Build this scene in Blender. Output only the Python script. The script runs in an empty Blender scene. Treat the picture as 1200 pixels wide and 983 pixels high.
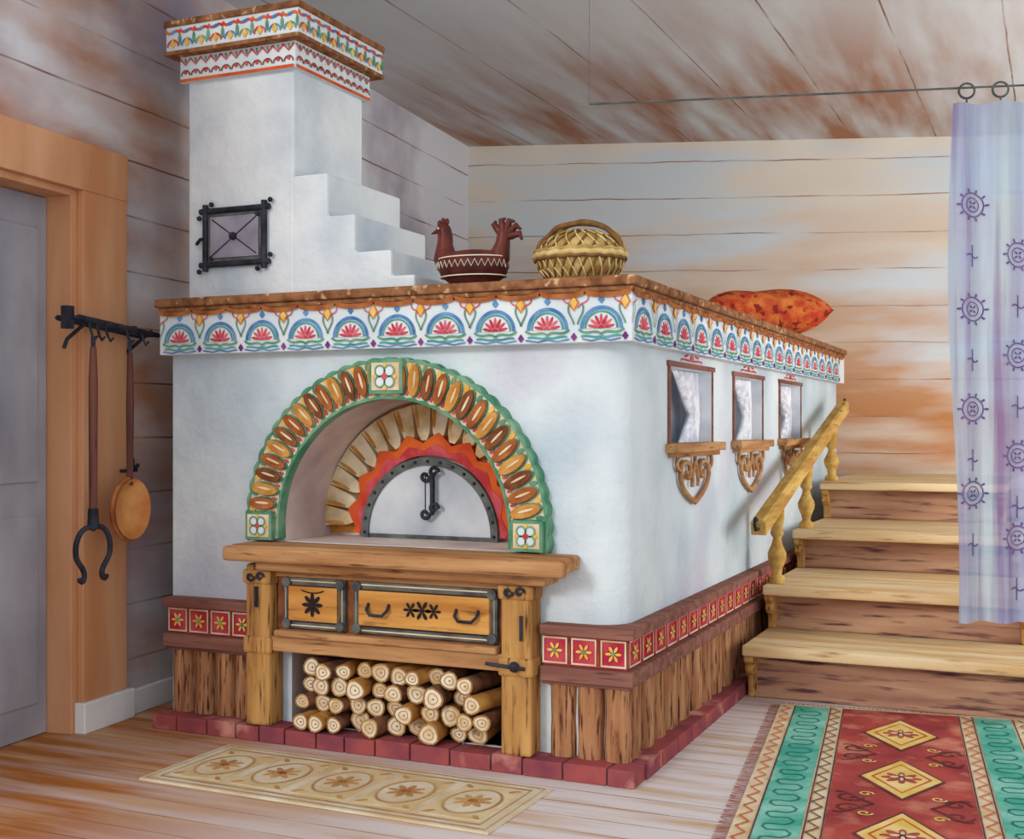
import bpy, bmesh, math, random
from mathutils import Vector, Matrix
random.seed(4)
D=bpy.data; S=bpy.context.scene
pi=math.pi; sin=math.sin; cos=math.cos
try:
    S.view_settings.view_transform='Standard'; S.view_settings.look='None'
except Exception: pass

def lin(h):
    h=h.lstrip('#'); o=[]
    for i in (0,2,4):
        c=int(h[i:i+2],16)/255
        o.append(c/12.92 if c<=.04045 else ((c+.055)/1.055)**2.4)
    return (o[0],o[1],o[2],1)

def mat(name,c1,c2=None,sc=3,st=(1,1,1),lo=.38,hi=.66,c3=None,sc3=9,st3=None,lo3=.56,hi3=.66,
        planks=None,wob=.06,grads=None,grads3=None,rough=.85,bump=.12,bsc=60,metal=0,trans=0):
    m=D.materials.new(name); m.use_nodes=True; nt=m.node_tree; N=nt.nodes; L=nt.links
    bs=N['Principled BSDF']; bs.inputs['Roughness'].default_value=rough; bs.inputs['Metallic'].default_value=metal
    try: bs.inputs['Specular IOR Level'].default_value=.12
    except Exception: pass
    geo=N.new('ShaderNodeNewGeometry'); pos=geo.outputs['Position']
    def noise(scale,stretch,det=5):
        mp=N.new('ShaderNodeMapping'); mp.inputs['Scale'].default_value=stretch; L.new(pos,mp.inputs['Vector'])
        n=N.new('ShaderNodeTexNoise'); n.inputs['Scale'].default_value=scale; n.inputs['Detail'].default_value=det
        L.new(mp.outputs[0],n.inputs['Vector']); return n.outputs[0]
    def rng(src,a,b):
        r=N.new('ShaderNodeMapRange'); r.inputs[1].default_value=a; r.inputs[2].default_value=b; r.clamp=True
        L.new(src,r.inputs[0]); return r.outputs[0]
    def math2(op,a,b):
        r=N.new('ShaderNodeMath'); r.operation=op
        for i,x in enumerate((a,b)):
            if isinstance(x,(int,float)): r.inputs[i].default_value=x
            else: L.new(x,r.inputs[i])
        return r.outputs[0]
    def mix(f,a,b):
        r=N.new('ShaderNodeMix'); r.data_type='RGBA'; L.new(f,r.inputs[0])
        for i,x in ((6,a),(7,b)):
            if isinstance(x,tuple): r.inputs[i].default_value=x
            else: L.new(x,r.inputs[i])
        return r.outputs[2]
    col=lin(c1); xyz=None
    if planks or grads or grads3:
        sp=N.new('ShaderNodeSeparateXYZ'); L.new(pos,sp.inputs[0]); xyz=sp.outputs
    if c2:
        f=rng(noise(sc,st),lo,hi)
        for g in (grads or []):
            f=math2('MULTIPLY',f,rng(xyz[g[0]],g[1],g[2]))
        col=mix(f,col,lin(c2))
    if c3:
        f=rng(noise(sc3,st3 or st),lo3,hi3)
        for g in (grads3 or []):
            f=math2('MULTIPLY',f,rng(xyz[g[0]],g[1],g[2]))
        col=mix(f,col,lin(c3))
    if planks:
        ax,spc,th,pc=planks
        w=math2('MULTIPLY',noise(2.2,(1,1,1),3),spc*wob)
        q=math2('DIVIDE',math2('ADD',xyz[ax],w),spc)
        fr=math2('FRACT',q,0)
        f=math2('LESS_THAN',fr,th)
        f=math2('MULTIPLY',f,rng(noise(1.7,(1,1,1),4),.35,.6))
        col=mix(f,col,lin(pc))
    if isinstance(col,tuple): bs.inputs['Base Color'].default_value=col
    else: L.new(col,bs.inputs['Base Color'])
    if bump:
        b=N.new('ShaderNodeBump'); b.inputs['Strength'].default_value=bump; b.inputs['Distance'].default_value=.01 if bsc>=40 else .03
        L.new(noise(bsc,(1,1,1),4),b.inputs['Height']); L.new(b.outputs[0],bs.inputs['Normal'])
    if trans:
        out=N['Material Output']; t=N.new('ShaderNodeBsdfTranslucent'); tp=N.new('ShaderNodeBsdfTransparent')
        if isinstance(col,tuple): t.inputs[0].default_value=col
        else: L.new(col,t.inputs[0])
        m1=N.new('ShaderNodeMixShader'); m1.inputs[0].default_value=.3; L.new(bs.outputs[0],m1.inputs[1]); L.new(t.outputs[0],m1.inputs[2])
        m2=N.new('ShaderNodeMixShader'); m2.inputs[0].default_value=trans; L.new(m1.outputs[0],m2.inputs[1]); L.new(tp.outputs[0],m2.inputs[2])
        L.new(m2.outputs[0],out.inputs['Surface'])
    return m

# ---------------- materials
plaster=mat('plaster_wash','#D5DEE2','#B1C1CC',1.7,(1,1,1),.40,.70,c3='#BFBBCA',sc3=1.3,lo3=.53,hi3=.76,bump=.35,bsc=14)
plaster_w=mat('plaster_white','#DFE4E6','#BBC6D0',2.2,(1,1,1),.40,.68,bump=.35,bsc=14)
friezew=mat('frieze_white','#DEE4E6','#CBD5DA',4)
blue=mat('paint_blue','#3F6FA8','#6C9CC4',14)
teal=mat('paint_teal','#5AA9A2','#37887E',14)
green=mat('paint_green','#4A8468','#7CA688',9)
red=mat('paint_red','#B93A3C','#D0606A',14)
pink=mat('paint_pink','#C9506A','#DE7E86',14)
yellow=mat('paint_yellow','#DDA63A','#E9C670',14)
orange=mat('paint_orange','#DB6A30','#BE3C26',6)
purple=mat('paint_purple','#6A2E70','#8D4A90',14)
cream=mat('paint_cream','#E4D6B8','#CDAE80',9)
creamb=mat('hearth_brick_cream','#E6D9BA','#C09A64',9)
brownp=mat('paint_brown','#8E4A2A','#B4703C',14)
browndk=mat('paint_brown_dark','#6A3A26','#945C36',14)
ochre=mat('paint_ochre','#B07434','#CE9850',14)
def wood(name,a,b,c,ax,sc=3,lo3=.58,hi3=.74):
    st=[6,6,6]; st[ax]=.6
    return mat(name,a,b,sc,tuple(st),.34,.68,c,sc*3.0,tuple(st),lo3,hi3,bump=.25)
wx=wood('wood_grain_x','#C6996A','#9A6842','#5E3C28',0)
wy=wood('wood_grain_y','#C6996A','#9A6842','#64402C',1)
wz=wood('wood_grain_z','#C99A5C','#986838','#52341F',2,3,.55,.70)
logz=wood('log_grain_z','#BC8B62','#8C583A','#4A2C28',2,4,.53,.64)
drawerwood=wood('drawer_wood','#DBA45A','#B87A3A','#7A4A26',0)
molding=wood('molding_wood','#95685A','#74483F','#4A2C30',0)
moldingy=wood('molding_wood_y','#95685A','#74483F','#4A2C30',1)
tread=wood('tread_wood','#E3CDA4','#CFA873','#9A6E48',0,2)
riser=wood('riser_wood','#BE9678','#8E6050','#5C3C40',0,2,.54,.68)
railw=wood('rail_wood','#D0AC62','#AC803E','#7A5430',1,3)
iron=mat('black_iron','#23242C','#3A3D48',12,rough=.5,bump=.1)
irong=mat('grey_iron','#6A6D68','#44474A',12,rough=.5)
steel=mat('pale_steel','#D3D8DC','#A6ADB8',3,rough=.45)
copper=mat('copper_paint','#B8723C','#D79A5C',7,rough=.4)
brick=mat('brick_red','#A0504E','#7E404C',7,c3='#C88A7A',sc3=5,lo3=.58,hi3=.7)
mortar=mat('mortar_grey','#8E7E86','#A89AA0',7)
beltred=mat('belt_red','#B02C42','#C8525E',8)
bark=mat('bark','#8A5E44','#54362C',9,(2,2,2))
endg=mat('log_end','#EBDFC4','#CFAF82',16)
endr=mat('log_ring','#94683F','#B08A58',16)
black=mat('ink','#2B2226')
inner=mat('hearth_vault_shaded_plaster','#DDD0C6','#B59E9C',2.5)  # vault plaster with the shadow's lilac-cream tone put into its colour
nichem=mat('niche_plaster','#EDF0F4','#C9D0DE',3,(1,1,1.4),.4,.62)
linen=mat('niche_linen','#F4F5F8','#C4C9DA',9,(1,3,.5),.4,.62)

# ---------------- mesh builder
class MB:
    def __init__(s): s.v=[];s.f=[];s.m=[];s.s=[];s.mats=[]
    def add(s,vs,fs,m,smooth=False):
        if m not in s.mats: s.mats.append(m)
        k=s.mats.index(m); o=len(s.v)
        s.v+= [tuple(p) for p in vs]
        for f in fs:
            s.f.append([i+o for i in f]); s.m.append(k); s.s.append(smooth)
    def box(s,x0,x1,y0,y1,z0,z1,m,T=None):
        vs=[(x,y,z) for z in (z0,z1) for y in (y0,y1) for x in (x0,x1)]
        if T: vs=[T(*p) for p in vs]
        s.add(vs,[(0,1,3,2),(4,6,7,5),(0,4,5,1),(2,3,7,6),(0,2,6,4),(1,5,7,3)],m)
    def extr(s,poly,F,w0,w1,m):
        n=len(poly); vs=[F(u,v,w0) for u,v in poly]+[F(u,v,w1) for u,v in poly]
        fs=[list(range(n))[::-1],list(range(n,2*n))]+[(i,(i+1)%n,n+(i+1)%n,n+i) for i in range(n)]
        s.add(vs,fs,m)
    def flat(s,poly,F,w,m):
        s.extr(poly,F,max(w-.003,.0005),w,m)
    def ribbon(s,pts,wd,F,w,m,closed=False):
        n=len(pts); L=[];R=[]
        for i in range(n):
            if closed: a=pts[i-1]; b=pts[(i+1)%n]
            else: a=pts[max(i-1,0)]; b=pts[min(i+1,n-1)]
            dx=b[0]-a[0]; dy=b[1]-a[1]; l=math.hypot(dx,dy) or 1
            nx,ny=-dy/l*wd/2,dx/l*wd/2
            L.append((pts[i][0]+nx,pts[i][1]+ny)); R.append((pts[i][0]-nx,pts[i][1]-ny))
        vs=[F(u,v,w) for u,v in L]+[F(u,v,w) for u,v in R]
        k=n if closed else n-1
        s.add(vs,[(i,(i+1)%n,n+(i+1)%n,n+i) for i in range(k)],m)
    def band(s,c,r0,r1,a0,a1,n,F,w0,w1,m):
        g0=r0 if callable(r0) else (lambda a:r0); g1=r1 if callable(r1) else (lambda a:r1)
        vs=[]
        for i in range(n+1):
            a=a0+(a1-a0)*i/n
            for w in (w0,w1):
                for g in (g0,g1):
                    r=g(a); vs.append(F(c[0]+r*cos(a),c[1]+r*sin(a),w))
        fs=[]
        for i in range(n):
            b=4*i; d=b+4
            fs+=[(b+2,b+3,d+3,d+2),(b+1,d+1,d+3,b+3),(b,b+2,d+2,d),(b,d,d+1,b+1)]
        fs+=[(0,1,3,2),(4*n,4*n+2,4*n+3,4*n+1)]
        s.add(vs,fs,m)
    def tube(s,pts,r,m,n=8,smooth=True):
        P=[Vector(p) for p in pts]; k=len(P); rr=r if isinstance(r,(list,tuple)) else [r]*k
        t0=(P[1]-P[0]).normalized(); up=Vector((0,0,1)) if abs(t0.z)<.9 else Vector((1,0,0))
        nn=t0.cross(up).normalized(); vs=[]
        for i in range(k):
            t=(P[min(i+1,k-1)]-P[max(i-1,0)])
            if t.length<1e-9: t=t0
            t.normalize()
            nn=(nn-t*nn.dot(t)); 
            if nn.length<1e-6: nn=t.orthogonal()
            nn.normalize(); b=t.cross(nn)
            for j in range(n):
                a=2*pi*j/n; vs.append(P[i]+(nn*cos(a)+b*sin(a))*rr[i])
        fs=[(i*n+j,i*n+(j+1)%n,(i+1)*n+(j+1)%n,(i+1)*n+j) for i in range(k-1) for j in range(n)]
        s.add(vs,fs,m,smooth)
        s.add([vs[j] for j in range(n)],[list(range(n))],m); s.add([vs[(k-1)*n+j] for j in range(n)],[list(range(n))],m)
    def lathe(s,prof,c,m,n=24,sx=1,sy=1,smooth=True,yaw=0):
        vs=[]
        for r,z in prof:
            for j in range(n):
                a=2*pi*j/n; x=r*cos(a)*sx; y=r*sin(a)*sy
                vs.append((c[0]+x*cos(yaw)-y*sin(yaw),c[1]+x*sin(yaw)+y*cos(yaw),c[2]+z))
        k=len(prof)
        fs=[(i*n+j,i*n+(j+1)%n,(i+1)*n+(j+1)%n,(i+1)*n+j) for i in range(k-1) for j in range(n)]
        fs+=[list(range(n))[::-1],[(k-1)*n+j for j in range(n)]]
        s.add(vs,fs,m,smooth)
    def ell(s,c,rx,ry,rz,m,n=20,k=12,yaw=0):
        s.lathe([(max(cos(-pi/2+pi*i/k),.002),rz*sin(-pi/2+pi*i/k)) for i in range(k+1)],c,m,n,rx,ry,True,yaw)
    def obj(s,name,parent=None,bevel=0,recalc=True):
        me=D.meshes.new(name); 
        xs=[p[0] for p in s.v]; ys=[p[1] for p in s.v]; zs=[p[2] for p in s.v]
        c=Vector(((min(xs)+max(xs))/2,(min(ys)+max(ys))/2,min(zs)))
        me.from_pydata([Vector(p)-c for p in s.v],[],s.f)
        for m in s.mats: me.materials.append(m)
        me.polygons.foreach_set('material_index',s.m); me.polygons.foreach_set('use_smooth',s.s); me.update()
        if recalc:
            bm=bmesh.new(); bm.from_mesh(me); bmesh.ops.recalc_face_normals(bm,faces=bm.faces[:]); bm.to_mesh(me); bm.free()
        o=D.objects.new(name,me); S.collection.objects.link(o); o.location=c
        if parent is not None:
            o.parent=parent; o.matrix_parent_inverse=Matrix.Translation(-parent.location)
        if bevel:
            b=o.modifiers.new('bevel','BEVEL'); b.width=bevel; b.segments=2; b.limit_method='ANGLE'; b.angle_limit=math.radians(50)
        return o
def empty(name,loc):
    e=D.objects.new(name,None); e.location=loc; e.empty_display_size=.1; S.collection.objects.link(e); return e
def FF(y0): return lambda u,v,w:(u,y0-w,v)
def FS(x0): return lambda u,v,w:(x0+w,u,v)
def circ(c,r,n=16,a0=0,a1=2*pi,sx=1,sy=1):
    return [(c[0]+sx*r*cos(a0+(a1-a0)*i/n),c[1]+sy*r*sin(a0+(a1-a0)*i/n)) for i in range(n if abs(a1-a0-2*pi)<1e-6 else n+1)]
def petal(c,a,l,w,n=10):
    o=[]
    for i in range(n):
        t=2*pi*i/n; x=l/2*cos(t); y=w/2*sin(t); o.append((c[0]+x*cos(a)-y*sin(a),c[1]+x*sin(a)+y*cos(a)))
    return o
def bez(p0,p1,p2,p3,n=10):
    o=[]
    for i in range(n+1):
        t=i/n; o.append(tuple((1-t)**3*a+3*t*(1-t)**2*b+3*t*t*(1-t)*c+t**3*d for a,b,c,d in zip(p0,p1,p2,p3)))
    return o
def spiral(c,r,turns,a0,n=18,dirn=1):
    return [(c[0]+r*(1-.8*i/n)*cos(a0+dirn*turns*2*pi*i/n),c[1]+r*(1-.8*i/n)*sin(a0+dirn*turns*2*pi*i/n)) for i in range(n+1)]
def rosette(B,c,r,F,w,m,k=8,mc=None):
    for i in range(k):
        a=2*pi*i/k; B.flat(petal((c[0]+r*.58*cos(a),c[1]+r*.58*sin(a)),a,r*.75,r*.32),F,w,m)
    B.flat(circ(c,r*.22,10),F,w+.001,mc or m)

# ================= ROOM =================
WLd=Vector((-.0855,.9963,0)); WLn=Vector((.9963,.0855,0)); WLp=Vector((-2.6,0,0)); CH=3.75
def FL(s_,z,w): 
    p=WLp+WLd*s_+WLn*w; return (p.x,p.y,z)
wallL=mat('wall_left_boards','#D3D3D8','#B07A5A',1.2,(1,1,2.6),.30,.64,c3='#958C9C',sc3=1.1,st3=(1,1,1),lo3=.46,hi3=.70,planks=(2,.27,.035,'#7A5648'),grads=[(1,1.5,.2)])
backm=mat('wall_back_boards','#E4DDD0','#BE7F4C',.9,(.7,.7,4),.24,.60,c3='#D3DCE2',sc3=.8,st3=(.6,.6,2.5),lo3=.46,hi3=.60,planks=(2,.30,.03,'#9A765A'),wob=.12,grads=[(2,3.6,1.4)])
ceilm=mat('ceiling_boards','#D3D9DC','#A97A5E',1.7,(2.6,.35,1),.32,.64,grads=[(1,1.4,4.0),(0,2.8,.2)],planks=(0,.62,.018,'#8E6E5E'),wob=.03)
floorm=mat('floor_boards','#D6CDCC','#A8652F',1.5,(.6,5,1),.18,.56,grads=[(0,-.5,-1.8)],c3='#C29E78',sc3=2.2,st3=(.5,5,1),lo3=.47,hi3=.70,planks=(1,.15,.04,'#86583E'),wob=.04)
B=MB()
for a,b,c,d in ((-2.5,-1.1,0,CH),(-1.1,-.25,2.5,CH),(-.25,4.68,0,CH)):
    B.extr([(a,c),(b,c),(b,d),(a,d)],FL,-.18,0,wallL)
B.obj('wall_left')
WBd=Vector((.9467,.3222,0)); WBn=Vector((.3222,-.9467,0)); WBp=Vector((-3.0,4.66,0))
def FB(s_,z,w):
    p=WBp+WBd*s_+WBn*w; return (p.x,p.y,z)
B=MB(); B.extr([(-.2,0),(8.6,0),(8.6,CH),(-.2,CH)],FB,-.15,0,backm); B.obj('wall_back')
FZ=lambda u,v,w:(u,v,w)
B=MB(); B.extr([(-2.65,-1.0),(5.2,-1.0),(5.2,7.65),(-3.2,4.8)],FZ,CH,CH+.1,ceilm); B.obj('ceiling')
B=MB(); B.extr([(-2.9,-5.5),(5.15,-5.5),(5.15,7.6),(-3.2,4.8)],FZ,-.1,0,floorm); B.obj('floor')
casing=mat('door_casing_wood','#D4A07A','#BE8258',1.4,(3,3,.6),.35,.65,bump=.2)
doorm=mat('door_leaf_shade_grey','#BDBDC5','#87848F',1.1,(1,1,.6),.34,.60)  # grey of the shadowed doorway put into the leaf colour
B=MB()
def R(s0,s1,z0,z1,w0,w1,m): B.extr([(s0,z0),(s1,z0),(s1,z1),(s0,z1)],FL,w0,w1,m)
R(-.26,.06,.14,2.70,0.001,.035,casing); R(-1.37,.06,2.48,2.70,.001,.04,casing); R(-1.37,-1.1,.14,2.48,.001,.035,casing)
R(-.30,-.25,0,2.5,-.17,.0,casing); R(-1.1,-1.05,0,2.5,-.17,0,casing); R(-1.05,-.30,2.45,2.5,-.17,0,casing)
R(-1.045,-.305,.005,2.445,-.165,-.13,doorm)
for z0,z1 in ((.15,1.0),(1.15,2.3)):
    for s0,s1 in ((-.98,-.71),(-.64,-.37)):
        R(s0,s1,z0,z1,-.13,-.122,doorm)
B.tube([FL(-.98,1.1,-.12),FL(-.98,1.1,-.07),FL(-.88,1.1,-.07)],.012,iron)
B.obj('door_1',bevel=.004)
B=MB()
whitep=mat('baseboard_paint','#E2E2E2','#CACAD0',3)
R(-.28,.09,0,.14,.001,.06,whitep); R(.09,4.5,0,.12,.001,.03,whitep); R(-2.5,-1.37,0,.14,.001,.04,whitep)
B.obj('baseboard_left',bevel=.006)

# ================= STOVE =================
stove=empty('russian_stove',(-1.1,1.5,0))
YB=lambda x:4.80+(x+2.25)*.17
def prism(x0,x1,y0,z0,z1,m,B,inset=0):
    B.extr([(x0,y0),(x1,y0),(x1,YB(x1)-inset),(x0,YB(x0)-inset)],FZ,z0,z1,m)
B=MB(); 
x0,x1,y0=-2.30,-.06,.07; c=.13
pl=[(x0,y0)]+[(x1-c+c*sin(a),y0+c-c*cos(a)) for a in [pi/2*i/12 for i in range(13)]]+[(x1,YB(x1)),(x0,YB(x0))]
B.extr(pl,FZ,.05,1.80,plaster); body=B.obj('stove_body')
cs=[]
B=MB(); ac=(-1.10,.955); a0,a1=math.radians(-7),math.radians(187)
arc=[(ac[0]+.57*cos(a0+(a1-a0)*i/40),ac[1]+.57*sin(a0+(a1-a0)*i/40)) for i in range(41)]
B.extr(arc,FF(.0),-.45,.1,inner); cs.append(B.obj('cut'))
B=MB(); B.box(-1.63,-.55,-.1,.75,.07,.42,inner); cs.append(B.obj('cut'))
NI=[(.70,1.42),(1.88,2.56),(3.05,3.72)]
for a,b in NI:
    B=MB(); m_=(a+b)/2
    B.extr([(a,1.32),(b,1.32),(b,1.67),(a,1.67)],FS(-.06),-.16,.2,nichem); cs.append(B.obj('cut'))
for o in cs:
    md=body.modifiers.new('b','BOOLEAN'); md.operation='DIFFERENCE'; md.object=o; md.solver='EXACT'
    try: md.material_mode='TRANSFER'
    except Exception: pass
dg=bpy.context.evaluated_depsgraph_get(); nm=D.meshes.new_from_object(body.evaluated_get(dg)); body.modifiers.clear(); body.data=nm
for o in cs: D.objects.remove(o)
try:
    for p in nm.polygons: p.use_smooth=True
    nm.set_sharp_from_angle(angle=math.radians(30))
    wn=body.modifiers.new('wn','WEIGHTED_NORMAL'); wn.keep_sharp=True
except Exception:
    for p in nm.polygons: p.use_smooth=False
body.parent=stove; body.matrix_parent_inverse=Matrix.Translation(-stove.location)
B=MB(); prism(-2.32,.0,.0,1.735,1.935,friezew,B); B.obj('frieze_board',stove,.004)
topm=mat('cornice_brown','#9A6A48','#6E462C',7,(3,3,3),c3='#D0AC80',sc3=9,lo3=.6,hi3=.7)
B=MB(); prism(-2.335,.022,-.026,1.955,1.995,topm,B); prism(-2.325,.008,-.01,1.933,1.956,topm,B)
B.obj('cornice',stove,.010)
B=MB()
def motif(cx,cz,F,half,sx=1):
    P=lambda u,v:(cx+u*sx,cz+v)
    def rb(pts,w,m,wo=.005): B.ribbon([P(*p) for p in pts],w,F,wo,m)
    def fl(pts,m,wo=.005): B.flat([P(*p) for p in pts],F,wo,m)
    cc=(0,.052)
    rb(circ(cc,.083,16,0,pi),.014,blue); rb(circ(cc,.068,14,0,pi),.007,teal)
    fl(circ(cc,.062,14,0,pi),friezew,.004)
    for k in range(7):
        a=pi*(k+.5)/7; fl(petal((cc[0]+.036*cos(a),cc[1]+.036*sin(a)),a,.044,.013),red if k%2==0 else pink,.006)
    fl(circ(cc,.014,8,0,pi),red,.007)
    for sg in (1,-1):
        rb(bez((0,.03),(sg*.03,.055),(sg*.06,.02),(sg*.095,.05)),.009,green,.006)
        rb(bez((0,.022),(sg*.03,.01),(sg*.05,.03),(sg*.085,.022)),.008,teal,.006)
        h=half
        rb(bez((sg*h,.07),(sg*(h-.006),.10),(sg*(h-.035),.12),(sg*(h-.02),.15)),.006,green,.006)
        rb(bez((sg*(h-.045),.185),(sg*(h-.05),.15),(sg*(h-.02),.165),(sg*h,.135)),.005,red,.006)
    fl([(0,.150),(.014,.165),(0,.185),(-.014,.165)],blue,.006)
    fl([(half,.13),(half+.016,.155),(half,.185),(half-.016,.155)],yellow,.007)
    B.ribbon([P(half,.125),P(half+.021,.155),P(half,.192),P(half-.021,.155)],.005,F,.008,orange,True)
    fl([(half,.004),(half+.013,.02),(half,.038),(half-.013,.02)],purple,.007)
    rb([(-half+.02,.012),(-.04,.004),(0,.012),(.04,.004),(half-.02,.012)],.006,blue,.006)
for i in range(10): motif(-2.20+.2305*i,1.737,FF(0),.115 if i<9 else .10)
for i in range(17): motif(.14+.29*i,1.737,FS(0),.118,1.22)
def scal(F,a,b,n):
    for i in range(n):
        u0=a+(b-a)*i/n; u1=a+(b-a)*(i+1)/n
        B.ribbon(bez((u0,1.938),(u0+.02,1.915),(u1-.02,1.915),(u1,1.938),8),.02,F,.011,brownp)
scal(FF(0),-2.32,0,12); scal(FS(0),0,5.1,22)
B.obj('frieze_ornament',stove)
# arch ring
B=MB(); F=FF(.07)
A0,A1=math.radians(-5.5),math.radians(185.5)
B.band(ac,.57,.735,A0,A1,80,F,0,.05,cream)
nb=33
B.band(ac,lambda a:.727,lambda a:.735+.010*abs(sin((a-A0)/(A1-A0)*nb*pi)),A0,A1,264,F,0,.055,green)
B.band(ac,.564,lambda a:.573+.006*abs(sin((a-A0)/(A1-A0)*nb*pi)),A0,A1,264,F,.0,.056,green)
for i in range(nb):
    a=A0+(A1-A0)*(i+.5)/nb
    if abs(a-pi/2)>=.10 and 1<=i<=nb-2:
        p=(ac[0]+.653*cos(a),ac[1]+.653*sin(a))
        B.extr(petal(p,a+.10,.145,.061,14),F,.045,.062,green)
        B.extr(petal(p,a+.10,.136,.053,14),F,.05,.075,(brownp,browndk,ochre)[i%3])
        B.flat(petal((p[0]+.006,p[1]+.003),a+.10,.075,.010),F,.078,cream)
    ab=a+(A1-A0)/nb/2
    if abs(ab-pi/2)>.14 and 1<=i<=nb-3:
        B.flat(petal((ac[0]+.708*cos(ab),ac[1]+.708*sin(ab)),ab,.036,.020),F,.056,green if i%2 else yellow)
        B.flat(petal((ac[0]+.598*cos(ab),ac[1]+.598*sin(ab)),ab,.028,.012),F,.056,red)
for (cx,cz,h) in ((ac[0],ac[1]+.66,.082),(ac[0]-.655,.957,.07),(ac[0]+.655,.957,.07)):
    B.extr([(cx-h,cz-h*.9),(cx+h,cz-h*.9),(cx+h,cz+h*.9),(cx-h,cz+h*.9)],F,.0,.08,green)
    B.extr([(cx-h*.82,cz-h*.72),(cx+h*.82,cz-h*.72),(cx+h*.82,cz+h*.72),(cx-h*.82,cz+h*.72)],F,.08,.084,cream)
    for k in range(4):
        a=pi/4+k*pi/2; B.flat(circ((cx+h*.4*cos(a),cz+h*.4*sin(a)),h*.28,12),F,.088,friezew)
        B.ribbon(circ((cx+h*.4*cos(a),cz+h*.4*sin(a)),h*.28,12),.007,F,.090,green,True)
        B.flat(circ((cx+h*.6*cos(a+pi/4),cz+h*.6*sin(a+pi/4)),h*.12,8),F,.089,yellow)
    B.flat(circ((cx,cz),h*.17,10),F,.092,red)
B.obj('hearth_arch',stove)
B=MB(); F=FF(.45); bc=(-1.10,.93)
B.band(bc,.34,.60,math.radians(-4),math.radians(184),60,F,-.02,.004,ochre)
n=18
for i in range(n):
    a=pi*(i+.5)/n; ca=pi*.97/n/2
    ra,rb_=.445,.578
    pts=[(bc[0]+ra*cos(a-ca*.8),bc[1]+ra*sin(a-ca*.8)),(bc[0]+rb_*cos(a-ca),bc[1]+rb_*sin(a-ca)),(bc[0]+rb_*cos(a+ca),bc[1]+rb_*sin(a+ca)),(bc[0]+ra*cos(a+ca*.8),bc[1]+ra*sin(a+ca*.8)),(bc[0]+(ra-.035)*cos(a+ca*.4),bc[1]+(ra-.035)*sin(a+ca*.4)),(bc[0]+(ra-.035)*cos(a-ca*.4),bc[1]+(ra-.035)*sin(a-ca*.4))]
    B.extr(pts,F,.004,.045,creamb)
    B.flat(petal((bc[0]+.52*cos(a+ca*.65),bc[1]+.52*sin(a+ca*.65)),a+.05,.11,.018),F,.048,ochre)
tooth=lambda a:.395+.05*abs(((a*8.5/pi*2)%2)-1)
B.band(bc,.34,tooth,math.radians(-4),math.radians(184),188,F,.004,.055,orange)
B.band(bc,.34,lambda a:.362+.03*abs(((a*8.5/pi*2)%2)-1),math.radians(-4),math.radians(184),188,F,.04,.059,red)
B.obj('hearth_fire_ring',stove)
B=MB()
B.extr([(bc[0]-.34,.886)]+[(bc[0]-.34*cos(pi*i/30),bc[1]-.02+.34*sin(pi*i/30)) for i in range(31)]+[(bc[0]+.34,.886)],F,.0,.065,steel)
B.band((bc[0],bc[1]-.02),.315,.35,math.radians(-4),math.radians(184),50,F,.06,.078,irong)
for i in range(17):
    a=pi*i/16; B.ell((bc[0]+.333*cos(a),.45-.08,bc[1]-.02+.333*sin(a)),.008,.005,.008,iron,8,6)
B.ribbon([(bc[0]-.33,.895),(bc[0]+.33,.895)],.02,F,.068,irong)
z=1.10; cx=bc[0]+.02
B.extr([(cx-.025,z-.09),(cx+.022,z-.09),(cx+.022,z+.09),(cx-.025,z+.09)],F,.065,.09,steel)
B.ribbon([(cx-.025,z-.09),(cx+.022,z-.09),(cx+.022,z+.09),(cx-.025,z+.09)],.006,F,.092,iron,True)
B.tube([F(cx+.012,z-.10,.098),F(cx+.014,z,.10),F(cx+.01,z+.09,.098)],.010,iron)
for dz,sg in ((.095,1),(-.095,-1),(.075,-1),(-.07,1)):
    B.tube([F(u,v,.10) for u,v in spiral((cx+.022*sg,z+dz),.026,1,0,12,sg)],.009,iron)
B.obj('oven_door',stove)
# plinth
B=MB()
def Lshape(z0,z1,off,mf,ms):
    B.box(-2.30,-1.80,off,.2,z0,z1,mf)
    B.extr([(-.39,off),(-off,off),(-off,5.0),(-.25,5.0),(-.25,.2),(-.39,.2)],FZ,z0,z1,mf)
Lshape(.437,.562,.03,beltred,beltred); Lshape(.562,.605,-.008,molding,moldingy); Lshape(.377,.437,-.004,molding,moldingy); Lshape(.36,.377,.02,molding,moldingy)
B.obj('plinth_molding',stove,.006)
B=MB()
def tile(cx,F,hw):
    cz=.50; h=.05
    B.ribbon([(cx-hw,cz-h),(cx+hw,cz-h),(cx+hw,cz+h),(cx-hw,cz+h)],.010,F,.006,cream,True)
    rosette(B,(cx,cz),.036,F,.008,yellow,6,green)
    B.ribbon([(cx+hw+.012,cz-h),(cx+hw+.012,cz+h)],.006,F,.006,browndk)
for i in range(4): tile(-2.235+.122*i,FF(.03),.050)
for i in range(3): tile(-.335+.125*i,FF(.03),.05)
for i in range(28): tile(.115+.172*i,FS(-.03),.068)
B.obj('plinth_tiles',stove)
B=MB()
def halflog(cx,w,F,z0=.07,z1=.365):
    k=8; rows=5; vs=[]
    ph=random.random()*6
    for r in range(rows):
        z=z0+(z1-z0)*r/(rows-1); ww=w*(.96+.04*sin(ph+r*2))
        for j in range(k+1):
            a=pi*j/k; vs.append(F(cx-ww/2*cos(a),z,.055*sin(a)**.7-.01))
    fs=[(r*(k+1)+j,r*(k+1)+j+1,(r+1)*(k+1)+j+1,(r+1)*(k+1)+j) for r in range(rows-1) for j in range(k)]
    B.add(vs,fs,logz,True)
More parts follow.
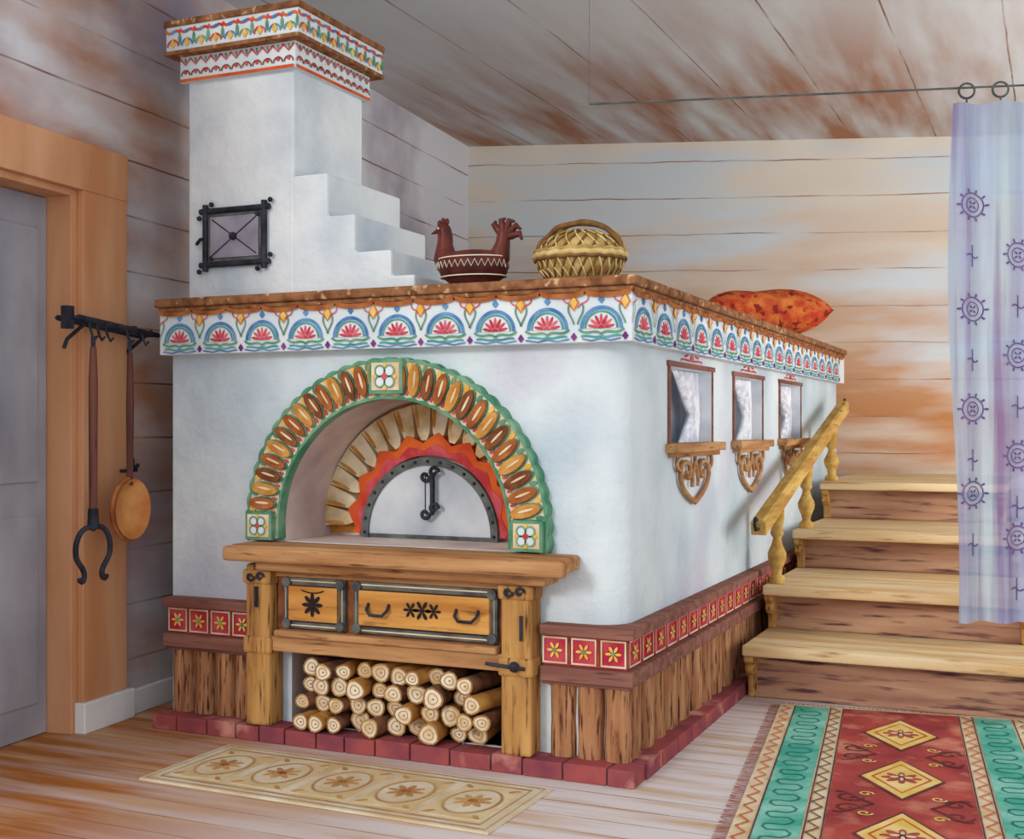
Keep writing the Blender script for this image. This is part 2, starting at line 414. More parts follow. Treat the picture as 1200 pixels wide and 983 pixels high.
for a,b,n in ((-2.29,-1.81,4),(-.37,-.02,3)):
    B.box(a,b-.02,.09,.15,.07,.36,browndk)
    for i in range(n): halflog(a+(b-a)*(i+.5)/n,(b-a)/n*.97,FF(.07))
B.box(-.15,-.09,.15,5.0,.07,.36,browndk)
y=.05
while y<4.9:
    w=random.uniform(.16,.22); halflog(y+w/2,w*.97,FS(-.07)); y+=w
B.obj('plinth_logs',stove)
B=MB()
B.extr([(-2.30,-.04),(.02,-.04),(.02,5.0),(-.3,5.0),(-.3,.3),(-2.30,.3)],FZ,0,.062,mortar)
x=-2.32
while x<-.04:
    w=random.uniform(.12,.19)
    if .03-(x+w)<.08: w=.03-x
    B.box(x+.005,x+w-.003,-.055,.08,.001,.07+random.uniform(-.004,.004),brick); x+=w
y=.085
while y<4.9:
    w=random.uniform(.2,.26); B.box(-.1,.035,y+.005,y+w-.005,.001,.07,brick); y+=w
B.box(-1.63,-.55,.082,.7,.063,.070,mortar)
B.obj('brick_base',stove,.006)
# niches trim
B=MB(); F=FS(-.06)
for a,b in NI:
    m_=(a+b)/2
    B.box(-.10,.0,a-.06,b+.06,1.285,1.325,wy); B.box(-.08,-.02,a-.02,b+.02,1.262,1.287,wy)
    B.box(-.075,-.050,a-.028,a-.005,1.325,1.69,moldingy); B.box(-.075,-.054,b+.005,b+.022,1.325,1.69,moldingy); B.box(-.075,-.048,a-.04,b+.035,1.672,1.695,moldingy)
    vs=[];ny,nz=24,10
    for k in range(nz+1):
        for j in range(ny+1):
            t=j/ny; q=k/nz; z=1.665-.34*q; sq=.30+.70*abs(q-.62)/.62
            vs.append((-.13+.022*sin(t*30),b-.012-(b-a-.02)*.62*(1-t)*sq,z))
    B.add(vs,[(k*(ny+1)+j,k*(ny+1)+j+1,(k+1)*(ny+1)+j+1,(k+1)*(ny+1)+j) for k in range(nz) for j in range(ny)],linen,True)
    for sg in (1,-1):
        p=bez((m_,1.045),(m_+sg*.10,1.07),(m_+sg*.30,1.13),(m_+sg*.23,1.215),12)+bez((m_+sg*.23,1.215),(m_+sg*.18,1.255),(m_+sg*.06,1.24),(m_+sg*.09,1.18),8)[1:]+bez((m_+sg*.09,1.18),(m_+sg*.11,1.15),(m_+sg*.16,1.165),(m_+sg*.14,1.195),6)[1:]
        B.tube([F(u,v,.018) for u,v in p],.012,wy)
        B.tube([F(u,v,.018) for u,v in bez((m_,1.26),(m_+sg*.005,1.2),(m_+sg*.07,1.17),(m_+sg*.05,1.12),8)],.009,wy)
        B.tube([F(u,v,.018) for u,v in bez((m_+sg*.28,1.26),(m_+sg*.32,1.24),(m_+sg*.30,1.2),(m_+sg*.24,1.2),6)],.010,wy)
        B.ribbon(bez((m_,1.71),(m_+sg*.05,1.705),(m_+sg*.16,1.72),(m_+sg*.18,1.705)),.009,F,.004,red)
        B.ribbon(bez((m_,1.74),(m_+sg*.03,1.755),(m_+sg*.08,1.72),(m_+sg*.12,1.728)),.008,F,.004,red)
    B.ell(F(m_,1.05,.018),.014,.014,.018,wy,8,6)
    B.flat([(m_-.03,1.715),(m_+.03,1.715),(m_,1.745)],F,.005,red)
B.obj('niche_sills',stove)
# chimney
B=MB()
CX0,CX1,CY0,CY1=-2.235,-1.64,.1,.7
B.box(CX0,CX1,CY0,CY1,1.99,3.05,plaster_w)
B.extr([(CX1-.01,1.99),(-1.02,1.99),(-1.02,2.06),(-1.135,2.06),(-1.135,2.174),(-1.321,2.174),(-1.321,2.343),(-1.463,2.343),(-1.463,2.537),(CX1-.01,2.537)],FF(CY0),-.67,-.001,plaster_w)
B.obj('chimney',stove,.012)
B=MB()
B.box(CX0-.025,CX1+.025,CY0-.025,CY1+.025,3.02,3.14,friezew)
B.box(CX0-.07,CX1+.07,CY0-.07,CY1+.07,3.158,3.272,friezew)
B.box(CX0-.08,CX1+.08,CY0-.08,CY1+.08,3.272,3.30,topm); B.box(CX0-.078,CX1+.078,CY0-.078,CY1+.078,3.140,3.158,topm)
for F,a,b in ((FF(CY0-.07),CX0-.07,CX1+.07),(FS(CX1+.07),CY0-.07,CY1+.07)):
    n=9
    for i in range(n):
        u=a+(b-a)*(i+.5)/n; h=(b-a)/n/2
        B.ribbon(circ((u,3.178),h*.75,10,0,pi),.009,F,.004,(red,blue,green)[i%3])
        B.flat([(u,3.17),(u+.016,3.19),(u,3.215),(u-.016,3.19)],F,.006,yellow)
        B.ribbon(bez((u-h,3.258),(u-h/2,3.215),(u+h/2,3.275),(u+h,3.238)),.012,F,.005,red if i%2 else orange)
        B.flat(petal((u+h*.97,3.21),pi/2,.05,.016),F,.006,green)
        B.flat(petal((u,3.245),.3,.03,.014),F,.007,blue)
for F,a,b in ((FF(CY0-.025),CX0-.02,CX1+.02),(FS(CX1+.025),CY0-.02,CY1+.02)):
    n=11
    for i in range(n):
        u=a+(b-a)*(i+.5)/n; h=(b-a)/n/2
        B.ribbon(circ((u,3.05),h*.85,8,0,pi),.007,F,.004,browndk)
        B.ribbon([(u-h,3.13),(u,3.10),(u+h,3.13)],.008,F,.005,red)
        B.flat(circ((u,3.065),.009,8),F,.006,red); B.flat(petal((u,3.12),pi/2,.022,.01),F,.006,green)
    B.ribbon([(a,3.028),(b,3.028)],.014,F,.006,orange)
B.obj('chimney_crown',stove)
B=MB(); F=FF(CY0); u0,u1,v0,v1=-2.12,-1.79,2.155,2.405
B.extr([(u0,v0),(u1,v0),(u1,v1),(u0,v1)],F,.0,.014,irong)
for p,q in (((u0-.03,v0),(u1+.03,v0)),((u0-.03,v1),(u1+.03,v1)),((u0,v0-.03),(u0,v1+.03)),((u1,v0-.03),(u1,v1+.03))):
    B.tube([F(*p,.018),F(*q,.018)],.014,iron)
steelp=mat('soot_door_plate','#A09CA8','#7C7888',5)
B.extr([(u0+.03,v0+.03),(u1-.03,v0+.03),(u1-.03,v1-.03),(u0+.03,v1-.03)],F,.014,.022,steelp)
B.ribbon([(u0+.04,v1-.04),(u1-.04,v0+.04)],.006,F,.024,iron); B.ribbon([(u0+.04,v0+.04),(u1-.04,v1-.04)],.006,F,.024,iron)
B.ell(F((u0+u1)/2,(v0+v1)/2,.03),.018,.02,.018,iron)
for u,v in ((u0,v0),(u1,v0),(u0,v1),(u1,v1)): 
    for dx,dz in ((.035,.03),(-.035,-.03)): B.ell(F(u+dx,v+dz,.02),.012,.012,.012,iron,8,6)
B.tube([F(u0-.05,v0+.1,.02),F(u0-.02,v0+.12,.03),F(u0,v0+.12,.03)],.008,iron)
B.obj('soot_door',stove)

# ================= HEARTH CABINET =================
cab=empty('hearth_cabinet',(-1.03,0,.07))
B=MB()
B.box(-1.81,-.24,-.15,.068,.822,.884,wx); B.box(-1.84,-.225,-.165,-.11,.812,.876,wx); B.box(-1.72,-.33,-.09,.066,.765,.822,wx)
B.obj('hearth_shelf',cab,.014)
B=MB()
for a,b in ((-1.80,-1.67),(-.545,-.41)):
    B.box(a,b,-.045,.066,.07,.79,wz)
    B.box(a-.012,b+.012,-.056,.06,.70,.765,wz); B.box(a-.010,b+.010,-.055,.06,.39,.47,wz)
B.obj('cabinet_posts',cab,.014)
B=MB()
B.box(-1.67,-.53,-.035,.066,.405,.475,wx); B.box(-1.64,-.56,-.06,.06,.475,.505,wx); B.box(-1.66,-.54,-.02,.06,.735,.766,wx)
B.box(-1.66,-.54,-.0,.06,.50,.74,browndk)
B.obj('cabinet_rails',cab,.008)
B=MB(); F=FF(.0)
for a,b in ((-1.61,-1.295),(-1.25,-.57)):
    B.box(a,b,-.022,.0,.515,.735,irong); B.box(a+.028,b-.028,-.032,-.02,.545,.705,drawerwood)
    F2=FF(-.022)
    B.ribbon([(a+.012,.527),(b-.012,.527),(b-.012,.723),(a+.012,.723)],.006,F2,.003,cream,True)
    B.ribbon([(a+.03,.547),(b-.03,.547),(b-.03,.703),(a+.03,.703)],.006,F2,.0125,black,True)
    for u,v in ((a+.02,.535),(b-.02,.535),(a+.02,.715),(b-.02,.715)): B.extr(circ((u,v),.022,8),F2,.0,.014,irong)
F3=FF(-.032)
rosette(B,(-1.4525,.622),.055,F3,.006,black,8)
B.ribbon(bez((-1.51,.685),(-1.47,.67),(-1.43,.67),(-1.395,.685)),.006,F3,.003,black); 
for k,rr in ((-.055,.036),(0,.045),(.055,.036)): rosette(B,(-.91+k,.63),rr,F3,.006,black,6)
for u in (-1.12,-.70): B.tube([F3(u-.05,.645,.0),F3(u-.05,.62,.02),F3(u-.03,.60,.028),F3(u+.03,.60,.028),F3(u+.05,.62,.02),F3(u+.05,.645,0)],.007,iron)
B.obj('drawers',cab)
B=MB()
for cx in (-1.735,-.478):
    Fp=FF(-.058)
    for sg in (1,-1): B.tube([Fp(u,v,.008) for u,v in spiral((cx+sg*.025,.735),.022,1,0,12,sg)],.006,iron)
Fp=FF(-.055)
B.tube([Fp(-.60,.44,.012),Fp(-.43,.43,.012)],.008,iron); B.ell(Fp(-.475,.435,.012),.022,.015,.022,iron)
B.tube([FF(-.045)(-1.735,.60,.01),FF(-.045)(-1.735,.69,.01)],.008,iron)
B.tube([FF(-.045)(-.45,.54,.01),FF(-.045)(-.45,.64,.01)],.007,iron)
B.obj('iron_fittings',cab)

# ================= FIREWOOD =================
B=MB(); r=.044
for row in range(4):
    x=-1.56+random.uniform(0,.03)
    end=(-.60,-.60,-.62,-.66)[row]
    while x<end:
        rr=r*random.uniform(.82,1.12); zc=.07+r+row*.075+random.uniform(-.006,.006)
        if row==0: zc=.071+rr
        x+=rr
        if x+rr>-.56: break
        if row==3: zc=min(zc,.39-rr); 
        ys=random.uniform(-.06,.05); yaw=random.uniform(-.22,.22)
        L_=.5
        p0=Vector((x,ys,zc)); p1=p0+Vector((sin(yaw)*L_,L_,0))
        p1.x=max(-1.60,min(-.57,p1.x))
        n8=12; vs=[]; ph=random.random()*6; el=random.uniform(.8,1)
        for p in (p0,p1):
            for j in range(n8):
                a=2*pi*j/n8; q=rr*(1+.07*sin(3*a+ph)); vs.append((p.x+q*cos(a),p.y,p.z+q*sin(a)*el))
        B.add(vs,[(j,(j+1)%n8,n8+(j+1)%n8,n8+j) for j in range(n8)],bark if random.random()<.7 else ochre,True)
        B.add(vs,[list(range(n8)),list(range(n8,2*n8))],endg)
        F=FF(ys)
        ring=lambda q:[(x+q*rr*(1+.07*sin(3*a+ph))*cos(a),zc+q*rr*(1+.07*sin(3*a+ph))*sin(a)*el) for a in [2*pi*j/n8 for j in range(n8)]]
        B.ribbon(ring(.93),.007,F,.002,endr,True); B.ribbon(ring(.48),.003,F,.002,endr,True)
        B.flat(circ((x+.003,zc),.004,6),F,.004,endr)
        x+=rr+random.uniform(.001,.006)
B.obj('firewood_pile')

# ================= ROOSTER VESSEL =================
B=MB(); cx,cy,cz=-.785,.20,1.995
pot=mat('glazed_clay','#6A352C','#421F1E',9,rough=.35,bump=.05); inkw=mat('slip_white','#E8DCC8')
B.lathe([(.085,0),(.09,.012),(.10,.02),(.145,.05),(.163,.09),(.155,.13),(.12,.155),(.06,.165),(.01,.166)],(cx,cy,cz),pot,28,1.0,.72)
B.tube([(cx-.09,cy,cz+.09),(cx-.14,cy,cz+.15),(cx-.138,cy,cz+.20),(cx-.135,cy,cz+.235),(cx-.14,cy,cz+.262)],[.07,.052,.036,.032,.03],pot,12)
B.ell((cx-.145,cy,cz+.262),.036,.028,.03,pot,12,8)
B.tube([(cx-.17,cy,cz+.262),(cx-.205,cy,cz+.25)],[.014,.002],pot,8)
for i,(dx,dz) in enumerate(((-.165,.292),(-.147,.302),(-.128,.298))): B.ell((cx+dx,cy,cz+dz),.011,.008,.016,pot,8,6)
B.ell((cx-.168,cy,cz+.235),.008,.008,.016,red,8,6)
B.ell((cx-.158,cy-.026,cz+.268),.005,.004,.005,inkw,8,6)
B.tube([(cx+.08,cy,cz+.10),(cx+.13,cy,cz+.14),(cx+.14,cy,cz+.19),(cx+.145,cy,cz+.235)],[.065,.045,.032,.028],pot,12)
for k in range(5):
    a=pi*.72-k*pi*.17
    px=cx+.145; pz=cz+.215
    pts=[(px+t*.075*cos(a),cy,pz+t*.075*sin(a)+.0) for t in (0,.5,1)]+[(px+.085*cos(a-.25),cy,pz+.085*sin(a-.25)-.006)]
    B.tube(pts,[.016,.018,.014,.006],pot,8)
n=30; pts=[]
for i in range(n+1):
    a=pi*1.06+pi*.88*i/n; z=cz+.078+(.03 if i%2 else -.0)
    rr=.166; pts.append((cx+rr*cos(a),cy+rr*.72*sin(a),z+.006))
B.tube(pts,.0028,inkw,5)
for zz,rr in ((.05,.150),(.13,.158)):
    B.tube([(cx+rr*cos(a),cy+rr*.72*sin(a),cz+zz) for a in [2*pi*i/40 for i in range(41)]],.003,inkw,5)
B.obj('rooster_vessel')

# ================= BASKET =================
B=MB(); cx,cy,cz=-.30,.22,1.995
wick=mat('wicker','#C8AA6C','#98723E',18,bump=.4); wickd=mat('wicker_dark','#6E4C2C','#8A663A',18)
wickl=mat('wicker_light','#DCC88E','#BEA060',18)
Rb=.185; 
prof=[(.10,0),(.14,.02),(.172,.06),(.185,.11),(.178,.125)]
B.lathe(prof,(cx,cy,cz),wick,32,1,.85)
B.ell((cx,cy,cz+.115),Rb*.95,Rb*.82,.105,wick,28,12)
def sp(a,t):
    i=min(int(t*4),3); f=t*4-i; r=prof[i][0]*(1-f)+prof[i+1][0]*f; z=prof[i][1]*(1-f)+prof[i+1][1]*f
    return (cx+(r+.004)*cos(a),cy+(r+.004)*.85*sin(a),cz+z)
for k in range(26):
    a=2*pi*k/26
    for sg in (1,-1): B.tube([sp(a+sg*.5*t,t) for t in [i/8 for i in range(9)]],.0045,wickd if sg>0 else wickl,5)
for k in range(18):
    a=2*pi*k/18
    for sg in (1,-1):
        B.tube([(cx+Rb*.97*cos(a+sg*t*.6)*cos(t*1.4),cy+Rb*.84*sin(a+sg*t*.6)*cos(t*1.4),cz+.117+.108*sin(t*1.4)) for t in [i/7 for i in range(8)]],.004,wickd if sg>0 else wickl,5)
for dz,m_,q in ((.115,wickl,.013),(.13,wick,.010),(.10,wickd,.008),(.008,wickd,.01)):
    rr=.192 if dz>.05 else .12
    B.tube([(cx+rr*cos(a),cy+rr*.85*sin(a),cz+dz+.003*sin(a*20)) for a in [2*pi*i/60 for i in range(61)]],q,m_,7)
for off in (-.014,.014):
    B.tube([(cx+.185*cos(a)+.0,cy+off+.012*sin(a*9+off*100),cz+.12+.135*sin(a)) for a in [pi*i/30 for i in range(31)]],.012,wickd if off<0 else wick,7)
B.obj('wicker_basket')

# ================= CUSHION =================
cush=mat('cushion_cloth','#BE442A','#DE8240',12,c3='#8A2A24',sc3=20,lo3=.56,hi3=.62)
B=MB(); n=22; vs=[]; fs=[]
c0=Vector((-.29,3.56,1.995)); yaw=math.radians(24)
for side in (1,-1):
    o=len(vs)
    for i in range(n+1):
        for j in range(n+1):
            u=-1+2*i/n; v=-1+2*j/n
            e=max(0,(1-abs(u)**2.8))**.5*max(0,(1-abs(v)**2.8))**.5
            x=u*.42*(1-.05*(1-v*v)*abs(u)); y=v*.30*(1-.05*(1-u*u)*abs(v)); z=.155+side*.155*e+.012*sin(u*5+v*3)*e*(side>0)
            vs.append((c0.x+x*cos(yaw)-y*sin(yaw),c0.y+x*sin(yaw)+y*cos(yaw),c0.z+z))
    for i in range(n):
        for j in range(n):
            a=o+i*(n+1)+j; fs.append((a,a+1,a+n+2,a+n+1))
B.add(vs,fs,cush,True)
B.obj('cushion')

# ================= UTENSIL RACK =================
B=MB()
for w in (.06,.17):
    B.tube([FL(-.46,1.88,w),FL(.12,1.84,w)],.013,iron)
for k in range(8):
    t=k/7; B.tube([FL(-.46+.58*t,1.88-.04*t,.05),FL(-.46+.58*t,1.88-.04*t,.19)],.008,iron)
for s_ in (-.40,.08):
    B.tube([FL(s_,1.87,.042 if s_<0 else .002),FL(s_,1.87,.07)],.016,iron); B.tube([FL(s_,1.75,.042 if s_<0 else .004),FL(s_,1.79,.06),FL(s_,1.86,.16)],.009,iron)
B.box(-.02,.02,-.02,.02,-.05,.05,iron,T=lambda x,y,z:(FL(-.47+x,1.88+z,.12+y)[0],FL(-.47+x,1.88+z,.12+y)[1],1.88+z))
for s_ in (-.39,-.34,-.28,-.13,-.02):
    z=1.86
    B.tube([FL(s_,z,.17),FL(s_,z-.05,.185),FL(s_,z-.075,.20),FL(s_,z-.06,.215)],.006,iron)
B.tube([FL(.07,1.24,.002),FL(.07,1.24,.06),FL(.03,1.19,.09),FL(.03,1.22,.12)],.010,iron); B.tube([FL(-.02,1.19,.06),FL(.10,1.19,.06)],.008,iron)
B.obj('utensil_rack')
fw=wood('tool_handle_wood','#7A5044','#543430','#2E1C1E',2)
B=MB(); s_=-.40
P=lambda u,z:FL(s_+u,z,.20)
B.tube([P(.0,1.80),P(0,1.78),P(.0,1.74)],.010,iron); B.tube([P(0,1.75),P(0,1.60),P(0,1.02)],[.014,.020,.018],fw)
B.tube([P(0,1.04),P(0,.95)],[.022,.026],iron)
for sg in (1,-1):
    B.tube([P(*p) for p in bez((0,.95),(sg*.05,.98),(sg*.13,.93),(sg*.115,.84),10)+bez((sg*.115,.84),(sg*.105,.80),(sg*.05,.78),(sg*.06,.74),8)[1:]+bez((sg*.06,.74),(sg*.065,.715),(sg*.09,.72),(sg*.09,.74),4)[1:]],.012,iron)
B.obj('oven_fork')
B=MB(); s_=-.14; P=lambda u,z:FL(s_+u,z,.20)
B.tube([P(0,1.79),P(.0,1.77),P(0,1.72)],.008,iron)
B.tube([P(0,1.74),P(0,1.5),P(0,1.13)],[.012,.018,.014],fw)
vs=[];n=20;k=6
for i in range(k+1):
    q=i/k
    for j in range(n):
        a=2*pi*j/n; vs.append(FL(s_+.13*q*cos(a),1.02+.14*q*sin(a),.17+.05*q*q))
B.add(vs,[(i*n+j,i*n+(j+1)%n,(i+1)*n+(j+1)%n,(i+1)*n+j) for i in range(k) for j in range(n)],copper,True)
B.tube([P(.13*cos(a),1.02+.14*sin(a)) for a in [2*pi*i/24 for i in range(25)]],.011,brownp)
B.obj('copper_ladle')

# ================= STAIRS =================
st=empty('wooden_staircase',(.7,3,0))
steps=[(1.62,.285,1.50),(2.10,.535,1.36),(2.92,.775,1.29),(3.85,1.03,1.18)]
B=MB(); zp=0
for i,(y,z,w) in enumerate(steps):
    y2=steps[i+1][0]+.3 if i<3 else 5.55
    B.box(.045,.045+w,y,y2-.001*i,z-.055,z,tread)
    B.box(.075,.015+w,y+.12,y+.16,(zp if i else 0)+.001,z-.055,riser)
    zp=z
    for xs in (.05,w-.015):
        Fq=lambda u,v,ww,xs=xs:(xs+ww,u,v)
        zb=z-.055; h=zb-(steps[i-1][1] if i else 0)
        yy=y+.015
        prof_=[(yy,zb),(yy+.0,zb-.03),(yy+.03,zb-.05),(yy+.02,zb-.08),(yy+.05,zb-.11),(yy+.085,zb-.10),(yy+.10,zb-h+.03),(yy+.09,zb-h+.001),(yy+.16,zb-h+.001),(yy+.16,zb)]
        B.extr(prof_,Fq,0,.05,wz)
B.obj('steps',st,.010)
B=MB()
for i,(y,z,w) in enumerate(steps):
    y2=5.5
    B.box(.08,.01+w,y+.162,y2-.01*i,(steps[i-1][1] if i else 0)+.001,z-.056,riser)
B.obj('step_carcass',st)
B=MB()
r0=Vector((.10,1.76,.87)); r1=Vector((.10,4.50,1.54)); dr=(r1-r0).normalized(); upv=Vector((0,-dr.z,dr.y))
vs=[]
for p in (r0,r1):
    for a,b in ((-.04,-.035),(.04,-.035),(.04,.035),(.025,.05),(-.025,.05),(-.04,.035)):
        vs.append(p+Vector((a,0,0))+upv*b)
B.add(vs,[(0,1,2,3,4,5),(6,7,8,9,10,11)]+[(i,(i+1)%6,6+(i+1)%6,6+i) for i in range(6)],railw)
for y,zb in ((2.22,.535),(3.08,.775),(4.0,1.03)):
    zt=r0.z+(y-r0.y)*dr.z/dr.y-.03; H=zt-zb
    pr=[(.045,0),(.045,.04),(.025,.06),(.03,.10),(.05,.16),(.052,.20),(.03,.26),(.022,.30),(.038,.33),(.03,.37),(.04,.42),(.04,.5)]
    B.lathe([(a,b/.5*H) for a,b in pr],(.10,y,zb),railw,14)
for p,sg in ((r0,-1),(r1,1)):
    q=p+Vector((0,sg*.01,-.0))
    B.tube([q,q+Vector((0,sg*.05,.0)),q+Vector((-.0,sg*.08,.03)),q+Vector((0,sg*.06,.06)),q+Vector((0,sg*.03,.05))],.010,iron)
B.obj('handrail',st,.004)

# ================= CURTAIN =================
cA=Vector((1.085,1.306,0)); cd=Vector((.967,.255,0)); cn=Vector((.255,-.967,0))
curt=mat('curtain_voile','#C3DAE4','#A9B6DA',1.5,(5,5,.3),.36,.62,c3='#8C7EB6',sc3=2.0,st3=(6,6,.25),lo3=.52,hi3=.68,bump=0,trans=.22)
def FC(u,v,w):
    a=.045*(.6+.4*(3-v)/2.5)*sin(2*pi*u/.17)+.014*sin(2*pi*u/.31+v); p=cA+cd*u+cn*(a+w); return (p.x,p.y,v)
B=MB(); nu,nv=110,20
W=1.25
def wob_(u,v): return u+.02*sin(2.2*v)*(1-u/W)
vs=[FC(wob_(W*i/nu,.52+2.34*j/nv),.52+(2.86-.52)*j/nv,0) for j in range(nv+1) for i in range(nu+1)]
B.add(vs,[(j*(nu+1)+i,j*(nu+1)+i+1,(j+1)*(nu+1)+i+1,(j+1)*(nu+1)+i) for j in range(nv) for i in range(nu)],curt,True)
vp=mat('curtain_embroidery','#5E4E8C','#7A6096',10)
for col,zs in ((.085,(2.40,1.93,1.48,1.10)),(.28,(2.17,1.72,1.27,.9)),(.50,(2.40,1.93,1.48,1.10)),(.75,(2.17,1.72,1.27,.9)),(1.0,(2.40,1.93,1.48,1.1))):
    for z in zs:
        B.ribbon(circ((col,z),.054,20),.006,FC,.009,vp,True); B.ribbon(circ((col,z),.032,14),.005,FC,.009,vp,True)
        for k in range(10):
            a=2*pi*k/10; B.ribbon([(col+.058*cos(a),z+.058*sin(a)),(col+.074*cos(a),z+.074*sin(a))],.009,FC,.009,vp)
        for k in range(4):
            a=pi/4+pi/2*k; B.ribbon([(col+.006*cos(a),z+.006*sin(a)),(col+.022*cos(a),z+.022*sin(a))],.008,FC,.009,vp)
        zz=z-.23
        B.ribbon(bez((col-.03,zz),(col,zz+.03),(col,zz-.03),(col+.03,zz),6),.007,FC,.009,vp); B.ribbon([(col,zz-.05),(col,zz+.05)],.006,FC,.009,vp)
B.obj('curtain')
B=MB()
zr=2.93
p0=Vector((-.511,.892,zr)); p1=cA+cd*1.6+Vector((0,0,zr))
B.tube([p0,p0+(p1-p0)*.5,p1],.005,irong)
B.tube([p0,p0+Vector((0,0,CH-zr))],.0009,irong,5); B.tube([p1,p1+Vector((0,0,CH-zr))],.006,irong)
for k in range(9):
    q=cA+cd*(.06+.145*k)+Vector((0,0,zr-.015))
    B.tube([q+cn*.0+cd*.034*cos(a)+Vector((0,0,.034*sin(a))) for a in [2*pi*i/16 for i in range(17)]],.0055,irong,6)
    B.tube([q+Vector((0,0,-.034)),q+Vector((0,0,-.053))],.004,irong)
B.obj('curtain_rod')

# ================= AREA RUG =================
B=MB(); P0=Vector((.25,1.60,0)); ud=Vector((.993,.117,0)); vd=Vector((.117,-.993,0))
def FR(u,v,w):
    p=P0+ud*u+vd*v; return (p.x,p.y,w)
rugc=mat('rug_cream','#E0D0B0','#D0B48A',10,bump=.4); rugr=mat('rug_red','#B24C44','#8E363A',4,bump=.4,c3='#CC826A',sc3=5,lo3=.52,hi3=.68)
rugt=mat('rug_teal','#45A48E','#8ECAB8',5,bump=.4); rugd=mat('rug_dark','#5A3034','#7A4444',10); rugy=mat('rug_yellow','#DDB858','#EBD08C',9)
rugg=mat('rug_squiggle','#2C6E66','#3E867A',10)
fr=mat('rug_fringe','#B0584A','#964840',12)
Wd,Ln=1.16,3.1
B.extr([(0,0),(Wd,0),(Wd,Ln),(0,Ln)],FR,.001,.012,rugc)
def RR(u0,u1,v0,v1,w,m): B.extr([(u0,v0),(u1,v0),(u1,v1),(u0,v1)],FR,.01,w,m)
RR(.075,.235,.04,Ln-.04,.015,rugt); RR(.31,.83,.04,Ln-.04,.015,rugr); RR(.905,1.065,.04,Ln-.04,.015,rugt)
for c in (.155,.985):
    pts=[]
    for k in range(21):
        v=.1+k*.14
        pts+= [(c-.045,v),(c-.05,v+.03),(c-.03,v+.06),(c+.03,v+.05),(c+.05,v+.08),(c+.045,v+.11),(c+.02,v+.135),(c-.02,v+.13)]
    B.ribbon(pts,.010,FR,.0165,rugg)
for c,m_ in ((.035,orange),(.272,rugd),(.868,orange),(1.118,rugd)):
    B.ribbon([(c+(.02 if k%2 else -.02),.05+.06*k) for k in range(50)],.008,FR,.0165,m_)
for u in (.305,.835,.075,.245,.895,1.075): B.ribbon([(u,.04),(u,Ln-.04)],.006,FR,.0168,rugd)
for k in range(4):
    v=.50+.72*k; c=.57
    B.flat([(c,v-.29),(c+.165,v),(c,v+.29),(c-.165,v)],FR,.018,rugd)
    B.flat([(c,v-.265),(c+.15,v),(c,v+.265),(c-.15,v)],FR,.020,rugy)
    B.ribbon([(c,v-.2),(c+.11,v),(c,v+.2),(c-.11,v)],.010,FR,.0215,orange,True)
    rosette(B,(c,v),.08,FR,.023,fr,8,rugd); rosette(B,(c,v),.045,FR,.026,rugc,4,rugd)
    for sg in (1,-1):
        for d_ in (-1,1):
            B.ribbon(spiral((c+sg*.19,v+.36+d_*.07),.055,1.2,0,14,sg*d_),.010,FR,.018,rugd)
            B.ribbon(spiral((c+sg*.13,v+.36+d_*.12),.03,1.2,0,12,-sg*d_),.009,FR,.018,rugy)
            B.ribbon(bez((c+sg*.10,v+.36),(c+sg*.16,v+.36+d_*.05),(c+sg*.20,v+.36+d_*.16),(c+sg*.24,v+.36+d_*.12)),.010,FR,.0185,rugd)
for k in range(150):
    v=Ln*k/150
    for u,sg in ((0,-1),(Wd,1)): B.ribbon([(u,v),(u+sg*.025,v+random.uniform(-.01,.01)),(u+sg*.05,v+random.uniform(-.02,.02))],.007,FR,.006,fr)
for k in range(60):
    u=Wd*k/60; B.ribbon([(u,0),(u+random.uniform(-.01,.01),-.045)],.007,FR,.006,fr)
B.obj('area_rug')
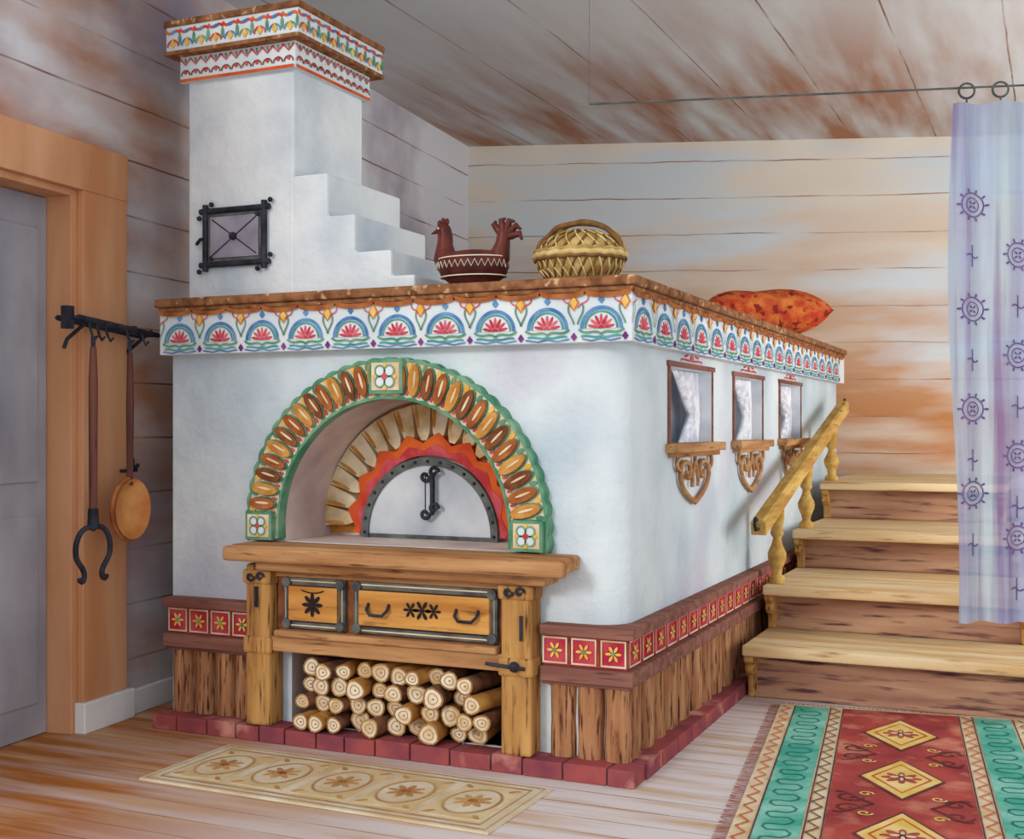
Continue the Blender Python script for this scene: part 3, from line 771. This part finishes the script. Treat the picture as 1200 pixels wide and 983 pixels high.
# ================= RUNNER RUG =================
B=MB(); 
def F2(u,v,w):
    a=math.radians(-1.0); c=(-1.03,-.465); x=u*cos(a)-v*sin(a); y=u*sin(a)+v*cos(a); return (c[0]+x,c[1]+y,w)
rc=mat('runner_cream','#DCD2BC','#C8AE84',4,bump=.4); rt=mat('runner_tan','#C29A66','#A67C4E',7,bump=.3); rt2=mat('runner_ochre','#CDB283','#DCCAA4',7,bump=.3)
hw,hh=.77,.28
B.extr([(-hw,-hh),(hw,-hh),(hw,hh),(-hw,hh)],F2,.001,.010,rc)
for q,w_,m_ in ((.02,.008,rt),(.06,.014,rt)):
    B.ribbon([(-hw+q,-hh+q),(hw-q,-hh+q),(hw-q,hh-q),(-hw+q,hh-q)],w_,F2,.0115,m_,True)
for k in range(5):
    c=(-.57+.285*k,0)
    B.extr([(c[0]-.12,-.185),(c[0]+.12,-.185),(c[0]+.12,.185),(c[0]-.12,.185)],F2,.009,.012,rt2)
    B.flat(circ(c,.10,20,sy=1.45),F2,.0135,rc); B.ribbon(circ(c,.10,20,sy=1.45),.010,F2,.0145,rt,True)
    rosette(B,c,.08,F2,.016,rt,8,brownp); 
    for sx_ in (1,-1):
        for sy_ in (1,-1): B.flat(petal((c[0]+sx_*.095,sy_*.165),sx_*sy_*.8,.05,.02),F2,.0145,rt)
B.obj('runner_rug')

# ================= LIGHT / CAMERA =================
w=D.worlds.new('world'); S.world=w; w.use_nodes=True
bg=w.node_tree.nodes['Background']; bg.inputs[0].default_value=(.94,.97,1,1); bg.inputs[1].default_value=1.12
def sun(name,d,e,ang,col):
    l=D.lights.new(name,'SUN'); l.energy=e; l.angle=math.radians(ang); l.color=col
    o=D.objects.new(name,l); S.collection.objects.link(o); o.rotation_euler=Vector(d).to_track_quat('-Z','Y').to_euler(); o.location=(0,-4,3)
sun('daylight_sun',(.22,1,-.36),1.15,12,(1,.98,.95))
sun('right_fill_sun',(-.9,.75,-.12),.16,40,(1,.97,.93))  # added fill sun from the right to lift the dark rear; no window built
def area(name,loc,tgt,e,sx,sy,col):
    l=D.lights.new(name,'AREA'); l.shape='RECTANGLE'; l.size=sx; l.size_y=sy; l.energy=e; l.color=col
    o=D.objects.new(name,l); S.collection.objects.link(o); o.location=loc
    o.rotation_euler=(Vector(tgt)-Vector(loc)).to_track_quat('-Z','Y').to_euler()
area('ceiling_fill',(3.7,2.6,1.5),(-.6,4.4,3.5),90,1.6,1.6,(1,.97,.92))  # unseen area fill added off to the right to brighten ceiling and back wall
cam=D.cameras.new('camera'); co=D.objects.new('camera',cam); S.collection.objects.link(co)
co.location=(1.52,-4.545,1.4); co.rotation_euler=(pi/2,0,math.radians(24.1)); cam.sensor_width=36; cam.sensor_fit='HORIZONTAL'; cam.lens=42.93; cam.shift_y=.0071
cam.clip_start=.05
S.camera=co
